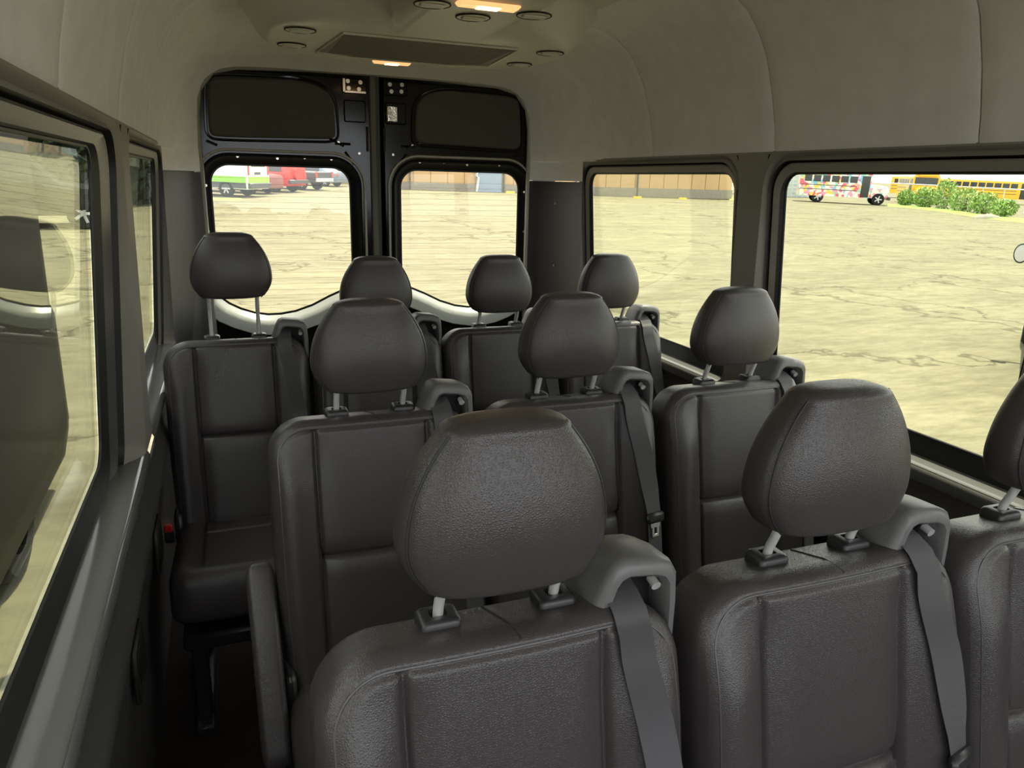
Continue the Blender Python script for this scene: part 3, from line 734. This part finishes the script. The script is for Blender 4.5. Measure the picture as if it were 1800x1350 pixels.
def vehicle(name, label, cat, st, W, paint, wheels, wr=.36, windows=(), group=None, spokes=6, rimm='alloy'):
    """st: stations (x, zlow, zbelt, zroof, inset of the roof); windows: (x0,x1,z0,z1) on both sides"""
    root = empty(name); tag(root, label, cat, group)
    mb = MB(); loops = []
    for i, (x, zl, zb, zr, ins) in enumerate(st):
        h = W/2; hr = h-ins
        loops.append([(x, -h*.96, zl), (x, -h, zl+.18), (x, -h, zb-.06), (x, -h+.02, zb), (x, -hr, zr-.05), (x, -hr+.08, zr), (x, hr-.08, zr), (x, hr, zr-.05), (x, h-.02, zb), (x, h, zb-.06), (x, h, zl+.18), (x, h*.96, zl)])
    mb.loft(loops, cap0=True, cap1=True); mb.build('body', paint, root, angle=35)
    for x in wheels:
        for sy in (-1, 1): wheel(root, x, sy*(W/2-(.10 if rimm == 'alloy' else .17)), wr, wr, spokes=spokes, rimm=rimm)
    def halfw(x, z):
        for a, b_ in zip(st, st[1:]):
            if a[0] >= x >= b_[0] or a[0] <= x <= b_[0]:
                t = (x-a[0])/((b_[0]-a[0]) or 1); zb = lerp(a[2], b_[2], t); zr = lerp(a[3], b_[3], t); ins = lerp(a[4], b_[4], t)
                q = max(0, min(1, (z-zb)/max(.05, zr-zb))); return W/2-ins*q
        return W/2
    for (x0, x1, z0, z1) in windows:
        for sy in (-1, 1):
            q = [(x0, z0), (x1, z0), (lerp(x0, x1, .96), z1), (lerp(x0, x1, .04), z1)]
            o_ = [(x, sy*(halfw(x, z)+.012), z) for x, z in q]; i_ = [(x, sy*(halfw(x, z)-.03), z) for x, z in q]
            MB().add(o_+i_, [(0, 1, 2, 3), (7, 6, 5, 4), (0, 4, 5, 1), (1, 5, 6, 2), (2, 6, 7, 3), (3, 7, 4, 0)]).build('side_window', 'dark_glass', root, smooth=False)
    return root
VAN_ST = [(-2.9, .45, 1.2, 2.35, .10), (-2.85, .38, 1.2, 2.5, .10), (1.2, .38, 1.2, 2.52, .12), (1.6, .38, 1.2, 2.42, .14), (2.25, .38, 1.22, 1.30, .10), (2.95, .38, .95, 1.02, .06), (3.05, .42, .80, .85, .06)]
SUV_ST = [(-2.3, .42, 1.02, 1.10, .06), (-2.25, .36, 1.05, 1.62, .14), (-2.0, .34, 1.05, 1.80, .18), (.3, .34, 1.05, 1.82, .18), (1.05, .34, 1.06, 1.15, .10), (2.1, .36, .98, 1.02, .05), (2.3, .42, .80, .86, .05)]
PICK_ST = [(-2.75, .50, 1.02, 1.06, .02), (-2.7, .48, 1.02, 1.08, .02), (-.82, .48, 1.04, 1.10, .02), (-.80, .46, 1.10, 1.80, .16), (.6, .46, 1.10, 1.86, .18), (1.25, .46, 1.10, 1.18, .10), (2.6, .48, 1.04, 1.10, .06), (2.75, .52, .90, .95, .06)]
CAR_ST = [(-2.25, .36, .80, .86, .05), (-2.2, .30, .92, .98, .05), (-1.5, .28, .94, 1.05, .08), (-.9, .28, .94, 1.42, .20), (.3, .28, .94, 1.46, .20), (1.0, .28, .92, 1.0, .10), (2.1, .30, .78, .82, .05), (2.25, .34, .66, .70, .05)]

# white panel van with a green stripe
v = vehicle('panel_van', 'white panel van with a green stripe, seen through the left rear door window', 'van', VAN_ST, 2.0, 'white', (-1.75, 1.95), .38)
for sy in (-1, 1): MB().box((-.6, sy*1.0, .82), (2.2, .012, .14)).build('stripe', 'green', v, smooth=False)
MB().box((-2.905, 0, .82), (.012, .95, .14)).build('stripe', 'green', v, smooth=False)
for sy in (-1, 1): MB().box((-2.91, sy*.90, 1.45), (.02, .07, .42), bev=.015).build('tail_light', 'tail', v)
MB().box((-2.95, 0, .55), (.08, .98, .12), bev=.03).build('bumper', 'charcoal', v)
for sy in (-1, 1): MB().box((-1.0, sy*.985, .56), (1.8, .02, .13)).build('side_skirt', 'charcoal', v, smooth=False)
MB().box((-2.912, -.32, 1.62), (.01, .30, .20), bev=.005).build('rear_window', 'dark_glass', v); MB().box((-2.912, .32, 1.62), (.01, .30, .20), bev=.005).build('rear_window', 'dark_glass', v)
MB().box((-2.915, .1, 1.12), (.01, .26, .06)).build('number_plate', 'charcoal', v, smooth=False)
anchor(v, 400, 346, (-.85, .53), -1.75, .9)
# red SUV and its neighbours
v = vehicle('red_truck', 'bright red sport utility truck with a white roof rack', 'truck', SUV_ST, 1.95, 'redpaint', (-1.45, 1.5), .40, [(-1.9, -.8, 1.12, 1.62), (-.7, .3, 1.12, 1.62)])
MB().cyl((-2.28, .1, 1.0), (-2.46, .1, 1.0), .34, 18).build('spare_wheel', 'redpaint', v)
rk = MB().box((-.8, 0, 1.90), (1.0, .80, .03), bev=.01)
for sy in (-1, 1): rk.box((-.8, sy*.7, 1.86), (1.0, .03, .05))
rk.build('roof_rack', 'white', v)
MB().box((-2.40, 0, .60), (.08, .95, .10), bev=.03).build('bumper', 'charcoal', v)
for sy in (-1, 1): MB().box((-2.29, sy*.82, 1.0), (.03, .08, .14), bev=.01).build('tail_light', 'tail', v)
anchor(v, 484, 338, (-.80, .60), -1.45, .88)
v = vehicle('maroon_car', 'maroon car half hidden between the white van and red truck', 'car', CAR_ST, 1.8, 'maroon', (-1.35, 1.4), .33, [(-.9, .2, 1.0, 1.36)])
anchor(v, 441, 341, (-.82, .57), -1.35, .8)
v = vehicle('pickup', 'dark grey pickup truck parked right of the red truck', 'pickup', PICK_ST, 1.95, 'charcoal', (-1.7, 1.75), .40, [(-.7, .4, 1.18, 1.70)])
MB().box((-2.77, 0, .62), (.06, .95, .10), bev=.02).build('bumper', 'galv', v)
for sy in (-1, 1): MB().box((-2.76, sy*.88, .95), (.03, .08, .16), bev=.01).build('tail_light', 'tail', v)
anchor(v, 530, 334, (-.78, .62), -1.7, .88)
v = vehicle('sedan', 'small blue grey car far behind the pickup truck', 'car', CAR_ST, 1.8, 'bluegrey', (-1.35, 1.4), .33, [(-.9, .2, 1.0, 1.36)])
for sy in (-1, 1): MB().box((-2.24, sy*.75, .80), (.03, .12, .07), bev=.01).build('tail_light', 'tail', v)
anchor(v, 572, 328, (-.8, .6), -1.35, .8)
# dark SUV beyond the left windows
v = vehicle('dark_suv', 'black sport utility vehicle with bright alloy wheel outside the left window', 'car', SUV_ST, 1.95, 'black_car', (-1.45, 1.5), .40, [(-1.9, -.8, 1.12, 1.62), (-.7, .4, 1.12, 1.62)], spokes=5)
q = ground(143, 404); place(v, (q.x-1.45*.93-.2, q.y+.9), (.99, .14))
# black van parked alongside on the left
v = vehicle('black_van', 'glossy black van parked close alongside on the left', 'van', [(x, zl-.16, zb, zr, .015) for x, zl, zb, zr, i_ in VAN_ST], 2.0, 'black_car', (-1.75, 1.95), .36, [], rimm='black_car')
for sy in (-1, 1): MB().box((-2.905, sy*.70, 1.25), (.02, .05, .30), bev=.012).build('tail_light', 'tail', v)
MB().box((-3.0, 0, .42), (.14, .96, .07), bev=.03).build('bumper_step', 'black_plastic', v)
MB().box((-3.14, .80, .62), (.12, .08, .012), bev=.008).build('tow_bracket', 'galv', v)
VAN_X, VAN_Y = -1.02, 5.25
place(v, (VAN_X-1.0, VAN_Y-2.9), (0, -1))
# grey pickup at the right edge, only its mirror reaches into view
v = vehicle('pickup_truck', 'pickup with an oval door mirror at the right edge of the view', 'pickup', PICK_ST, 1.95, 'charcoal', (-1.7, 1.75), .40, [(-.7, .4, 1.18, 1.70)])
MB().box((.72, 1.06, 1.28), (.02, .12, .02)).build('mirror_arm', 'black_plastic', v)
mi = MB(); lp = [(math.cos(t)*.085, math.sin(t)*.125) for t in [2*math.pi*k/20 for k in range(20)]]
mi.loft([[(.70, 1.22+a*.7, 1.32+b_*.7) for a, b_ in lp], [(.68, 1.22+a, 1.32+b_) for a, b_ in lp], [(.62, 1.22+a, 1.32+b_) for a, b_ in lp], [(.615, 1.22+a*.86, 1.32+b_*.86) for a, b_ in lp]], cap0=True).build('mirror_shell', 'black_plastic', v)
MB().add([(.618, 1.22+a*.87, 1.32+b_*.87) for a, b_ in lp], [tuple(range(20))]).build('mirror_glass', 'chrome', v, smooth=False)
r = ray(1797, 408); t = 11.5/math.hypot(r.x, r.y); mp_ = Vector((r.x*t, r.y*t, 0))
fw = Vector((.82, .57, 0)); lf = Vector((-fw.y, fw.x, 0)); mpos = mp_-fw*.62-lf*1.22
place(v, (mpos.x, mpos.y), (fw.x, fw.y))

# ------------------------------------------------------------------ outside: school buses
def art_material():
    m = bpy.data.materials.new('painted_mural'); m.use_nodes = True; nt = m.node_tree; b = nt.nodes['Principled BSDF']; b.inputs['Roughness'].default_value = .5
    tc = nt.nodes.new('ShaderNodeTexCoord'); nz = nt.nodes.new('ShaderNodeTexNoise'); nz.inputs['Scale'].default_value = .9; nz.inputs['Detail'].default_value = 2
    vo = nt.nodes.new('ShaderNodeTexVoronoi'); vo.inputs['Scale'].default_value = 3.6
    mv = nt.nodes.new('ShaderNodeVectorMath'); mv.operation = 'MULTIPLY_ADD'; mv.inputs[1].default_value = (.9, .9, .9)
    nt.links.new(tc.outputs['Object'], nz.inputs['Vector']); nt.links.new(nz.outputs['Color'], mv.inputs[0]); nt.links.new(tc.outputs['Object'], mv.inputs[2]); nt.links.new(mv.outputs[0], vo.inputs['Vector'])
    sp = nt.nodes.new('ShaderNodeSeparateColor'); nt.links.new(vo.outputs['Color'], sp.inputs[0])
    cr = nt.nodes.new('ShaderNodeValToRGB'); cr.color_ramp.interpolation = 'CONSTANT'
    cols = [(.75, .75, .68), (.70, .12, .18), (.20, .45, .65), (.80, .78, .65), (.75, .55, .10), (.30, .55, .45), (.75, .30, .45), (.78, .78, .72)]
    e = cr.color_ramp.elements; e[0].color = (*cols[0], 1); e[1].position = .13; e[1].color = (*cols[1], 1)
    for k in range(2, 8): q = e.new(k*.125); q.color = (*cols[k], 1)
    nt.links.new(sp.outputs[0], cr.inputs[0]); nt.links.new(cr.outputs[0], b.inputs['Base Color'])
    return m
MT['mural'] = art_material()
def bus(name, label, paint, roofm, body_len=7.5, dark='dark_glass'):
    root = empty(name); tag(root, label, 'bus')
    W = 2.4; h = W/2; x0, x1 = -body_len, 0.0
    sec = [(-h, .55), (-h, 1.0), (-h, 2.25), (-h+.03, 2.45), (-h+.22, 2.78), (-h+.6, 2.95), (0, 3.0), (h-.6, 2.95), (h-.22, 2.78), (h-.03, 2.45), (h, 2.25), (h, 1.0), (h, .55)]
    MB().loft([[(x, y, z) for y, z in sec] for x in (x0, x1)], cap0=True, cap1=True).build('body', paint, root, angle=30)
    rs = [(y*1.008, z+.012) for y, z in sec[3:10]]
    MB().loft([[(x, y, z) for y, z in rs] for x in (x0-.02, x1+.02)], closed=False).build('roof', roofm, root, angle=30)
    n = int(body_len/.85)
    for k in range(n):
        a = x0+.35+k*(body_len-1.3)/n; bb = a+(body_len-1.3)/n-.14
        for sy in (-1, 1):
            MB().box(((a+bb)/2, sy*(h+.005), 1.98), ((bb-a)/2, .02, .26), bev=.015).build('side_window', dark, root)
    for sy in (-1, 1):
        MB().box((-.42, sy*(h+.005), 1.45), (.32, .02, .85), bev=.015).build('door', dark, root)
        for z in (1.10, 1.45): MB().box((x0/2-.5, sy*(h+.008), z), (-x0/2-.6, .012, .025)).build('rub_rail', 'charcoal', root, smooth=False)
    # bonnet
    bl = [(-.95, .55), (-1.0, .9), (-.98, 1.35), (-.75, 1.55), (0, 1.62), (.75, 1.55), (.98, 1.35), (1.0, .9), (.95, .55)]
    MB().loft([[(x, y*k, .55+(z-.55)*q) for y, z in bl] for x, k, q in ((-.05, 1, 1.05), (.9, .97, .98), (1.35, .93, .92), (1.45, .85, .82))], cap0=True, cap1=True).build('bonnet', paint, root, angle=35)
    MB().box((1.46, 0, 1.05), (.03, .52, .20), bev=.02).build('grille', 'slot', root)
    for sy in (-1, 1): MB().cyl((1.44, sy*.70, 1.08), (1.49, sy*.70, 1.08), .12, 14).build('headlight', 'pane_sky', root)
    MB().box((1.58, 0, .58), (.08, 1.15, .14), bev=.03).build('bumper', 'charcoal', root)
    MB().box((.02, 0, 2.08), (.03, 1.02, .36), bev=.03).build('windscreen', dark, root)
    MB().box((.02, 0, 2.08), (.045, .025, .36)).build('windscreen_post', 'charcoal', root, smooth=False)
    MB().box((.05, 0, 2.66), (.06, .78, .13), bev=.04).build('destination_board', paint, root)
    for x in (.72, -body_len*.72):
        for sy in (-1, 1): wheel(root, x, sy*(h-.16), .48, .48, .13, 5)
    return root
b1 = bus('painted_bus', 'old bus covered in a colourful painted mural', 'mural', 'mural', 5.6)
for x in (-4.2, -2.6): MB().box((x, 0, 3.02), (.5, .6, .06), bev=.03).build('roof_hatch', 'charcoal', b1)
anchor(b1, 1541, 361, (.80, -.60), .72, -1.0)
b2 = bus('school_bus', 'yellow school bus facing the lot behind the shrubs', 'yellow', 'white', 4.2)
q = ground(1631, 360); f = Vector((-.50, -.86)).normalized(); place(b2, (q.x-f.x*1.5, q.y-f.y*1.5), f)
b3 = bus('school_bus', 'long yellow school bus standing broadside behind the fence', 'yellow', 'white', 14)
q = ground(1800, 361); f = Vector((.62, -.78)).normalized(); place(b3, (q.x+2.2, q.y+1.5), f)
# pale lattice gate left of the mural bus
gt = empty('lattice_gate'); tag(gt, 'white lattice gate panel left of the painted bus', 'gate')
A = ground(1380, 347); B = ground(1436, 348); ux = (B-A); ux.z = 0; Lg = ux.length; ux.normalize(); gt.location = A; gt.rotation_euler = (0, 0, math.atan2(ux.y, ux.x))
for k in range(7): MB().box((Lg*k/6, 0, 1.5), (.05, .04, 1.5)).build('gate_post', 'galv', gt, smooth=False)
for k in range(8): MB().box((Lg/2, .03, .2+k*.38), (Lg/2, .03, .035)).build('gate_bar', 'galv', gt, smooth=False)
MB().box((Lg/2, .3, 1.5), (Lg/2, .02, 1.5)).build('gate_sheet', 'pane_sky', gt, smooth=False)
vc = vehicle('white_car', 'white car at the far left of the bus yard', 'car', SUV_ST, 1.9, 'white', (-1.45, 1.5), .38, [(-1.9, -.8, 1.12, 1.62), (-.7, .3, 1.12, 1.62)])
q = ground(1376, 347); place(vc, (q.x-1.5, q.y+5.5), (.5, -.86))
# chain-link fence: posts and a top rail
fn = empty('yard_fence'); tag(fn, 'galvanised fence rail and posts in front of the buses', 'fence')
A = ground(1560, 357); B = ground(1840, 379)
fp = [A.lerp(B, k/8) for k in range(9)]
for q in fp: MB().cyl((q.x, q.y, gz(q.x, q.y)), (q.x, q.y, gz(q.x, q.y)+1.82), .035, 8).build('fence_post', 'galv', fn)
MB().tube([(q.x, q.y, gz(q.x, q.y)+1.80) for q in fp], .045, 8).build('top_rail', 'galv', fn)
# shrubs, grass verge
def leaves(c, rad, n, size, seed):
    rnd = random.Random(seed); mb = MB()
    for _ in range(n):
        u = Vector((rnd.gauss(0, 1), rnd.gauss(0, 1), rnd.gauss(0, 1))).normalized()*rnd.uniform(.55, 1.0)
        q = Vector((c[0]+u.x*rad[0], c[1]+u.y*rad[1], c[2]+u.z*rad[2])); s_ = size*rnd.uniform(.6, 1.3)
        a = Vector((rnd.gauss(0, 1), rnd.gauss(0, 1), rnd.gauss(0, 1))).normalized(); b_ = a.orthogonal().normalized()
        c2 = a.cross(b_)
        mb.add([tuple(q-b_*s_), tuple(q+c2*s_*.45), tuple(q+b_*s_), tuple(q-c2*s_*.45)], [(0, 1, 2, 3)])
    return mb
SH = [(1592, 362, 1.0, 1.2, 'low pale green shrub beside the yellow bus front'), (1624, 365, 1.2, 1.5, 'leafy green shrub below the school bus windscreen'), (1658, 368, 1.2, 2.1, 'tallest green shrub rising over the fence rail'), (1692, 372, 1.4, 1.6, 'broad shrub in front of the bus windows'), (1728, 377, 1.3, 1.4, 'shrub growing beside the pale rubble'), (1762, 382, 1.1, 1.1, 'small shrub at the right end of the fence')]
for k, (px, py, rw_, hh, lab) in enumerate(SH):
    q = ground(px, py); sb = empty('shrub', (q.x, q.y, q.z)); tag(sb, lab, 'shrub', 'shrubs along the fence')
    leaves((0, 0, hh*.55), (rw_, rw_*.6, hh*.6), 900, .13, 20+k).build('foliage', 'leaf', sb, smooth=False)
    for j in range(4): MB().tube([(.1*j-.15, 0, -.05), (.25*(j-1.5), .1, hh*.7)], [.03, .01], 6).build('stem', 'bark', sb)
def verge(name, label, pix, wd, m, h=.06):
    P = [ground(*q) for q in pix]; mb = MB(); n = len(P); lo = []; hi = []
    for q in P:
        dirv = Vector((q.x, q.y, 0)).normalized()
        lo.append((q.x, q.y, q.z+.005)); r = q+dirv*wd; hi.append((r.x, r.y, gz(r.x, r.y)+h))
    mid = [tuple(Vector(a)*.8+Vector(b_)*.2+Vector((0, 0, h*.9))) for a, b_ in zip(lo, hi)]
    o_ = mb.grid([lo, mid, hi]).build(name, m); return tag(o_, label, 'grass', kind='stuff')
verge('grass_verge', 'sunlit grass verge along the bus fence', [(1560, 363), (1600, 366), (1660, 373), (1720, 383), (1800, 392), (1900, 404)], 6, 'grass')
verge('grass_patch', 'strip of grass beside the white van', [(340, 352), (372, 352), (400, 352), (425, 353)], 1.6, 'grass', .015)
verge('grass_patch', 'bit of grass at the corner of the tan building', [(1282, 352), (1300, 352), (1330, 354)], 5, 'grass')
# pale rubble lump by the verge
q = ground(1735, 384); rb = MB(); rnd = random.Random(3); rows = []
for i in range(7):
    a = R(90*i/6); rows.append([(1.1*math.cos(a)*math.cos(2*math.pi*k/14)*(1+.15*rnd.random()), .4*math.cos(a)*math.sin(2*math.pi*k/14), .28*math.sin(a)*(1+.2*rnd.random())-.03) for k in range(14)])
rbo = rb.loft(rows, cap0=True, cap1=True).build('rubble_heap', 'concrete', loc=(q.x, q.y, q.z)); tag(rbo, 'pale lump of rubble lying at the edge of the lot', 'rubble')

# ------------------------------------------------------------------ outside: tan building
def building():
    root = empty('tan_building'); tag(root, 'long tan metal clad building behind the lot', 'building')
    A = ground(665, 331); B = ground(1284, 351); B.z = gz(B.x, B.y)
    u = B-A; u.z = 0; L_ = u.length; ang = math.atan2(u.y, u.x); root.location = (A.x, A.y, gz(A.x, A.y)); root.rotation_euler = (0, 0, ang)
    slope = (gz(B.x, B.y)-gz(A.x, A.y))/L_
    H = 5.5
    MB().box((L_/2, 7.0, H/2-.4), (L_/2, 7.0, H/2+.4)).build('wall', 'brown', root, smooth=False)
    n = int(L_/1.2)
    for k in range(n): MB().box((L_*(k+.5)/n, -.03, H/2), (L_/n*.5-.03, .03, H/2+.35)).build('wall_panel', 'brown', root, smooth=False)
    MB().box((L_/2, -.10, .25+slope*L_/2), (L_/2, .06, .35)).build('plinth', 'concrete', root, smooth=False)
    def at_px(px):
        # where the wall is met along its length at this pixel column
        best = None
        for k in range(400):
            s_ = L_*k/399; w_ = Vector((A.x+math.cos(ang)*s_, A.y+math.sin(ang)*s_, 0)); c = M.transposed() @ Vector((w_.x, w_.y, gz(w_.x, w_.y)-CAMZ)); x = 900+F*c.x/c.z
            if best is None or abs(x-px) < best[0]: best = (abs(x-px), s_)
        return best[1]
    s0 = at_px(858); d_ = empty('x') if False else None
    z0 = slope*s0
    dr = MB().box((s0, -.18, z0+.75), (.95, .05, .80)).build('door', 'blue_door', root, smooth=False)
    MB().box((s0, -.18, z0+2.1), (.95, .05, .55)).build('door_light', 'pane_sky', root, smooth=False)
    s1 = at_px(836); MB().tube([(s1, -.25, z0), (s1+.12, -.3, z0+1.0), (s1-.05, -.3, z0+1.1), (s1+.25, -.3, z0+2.6)], .09, 8).build('downpipe', 'galv', root)
    s2 = at_px(884); MB().box((s2, -.2, z0+1.0), (.06, .06, 1.3)).build('post', 'charcoal', root, smooth=False)
    for px in (720, 1118, 1010): 
        s3 = at_px(px); MB().box((s3, -.14, slope*s3+2.0), (.05, .05, 2.4)).build('downpipe', 'charcoal', root, smooth=False)
    return root
building()
for px, py, lab in ((897, 339, 'small yellow bollard near the blue door of the tan building'), (1120, 348, 'yellow kerb stop at the foot of the tan wall'), (1200, 350, 'yellow kerb stop near the right end of the tan wall')):
    q = ground(px, py+1); kb = MB().loft([[(-.35, -.1, -.02), (.35, -.1, -.02), (.35, .1, -.02), (-.35, .1, -.02)], [(-.30, -.07, .16), (.30, -.07, .16), (.30, .07, .16), (-.30, .07, .16)]], cap0=True, cap1=True).build('kerb_stop', 'yellow', loc=(q.x, q.y, q.z)); tag(kb, lab, 'kerb')
# tan wall piece behind the parked cars
tw = empty('far_wall'); tag(tw, 'low tan wall far behind the parked cars', 'wall')
A = ground(520, 322); B = ground(640, 324); u = B-A; tw.location = (A.x, A.y, gz(A.x, A.y)); tw.rotation_euler = (0, 0, math.atan2(u.y, u.x)); L_ = u.length
MB().box((L_/2, 0, 1.6), (L_/2, .15, 2.0)).build('wall_face', 'brown', tw, smooth=False)
for k in range(6): MB().box((L_*k/5, -.2, 1.6), (.06, .06, 2.0)).build('wall_post', 'umber', tw, smooth=False)
# trees and hedge beyond the left windows
A = ground(-90, 372); B = ground(285, 354)
hd = empty('hedge', A); tag(hd, 'tall dark hedge of trees behind the black car on the left', 'hedge')
for k in range(9):
    q = A.lerp(B, k/8)-A; MB().tube([(q.x, q.y, -.2+gz(A.x+q.x, A.y+q.y)-A.z), (q.x+.1, q.y, 2.0), (q.x, q.y+.1, 3.6)], [.16, .12, .07], 8).build('trunk', 'bark', hd)
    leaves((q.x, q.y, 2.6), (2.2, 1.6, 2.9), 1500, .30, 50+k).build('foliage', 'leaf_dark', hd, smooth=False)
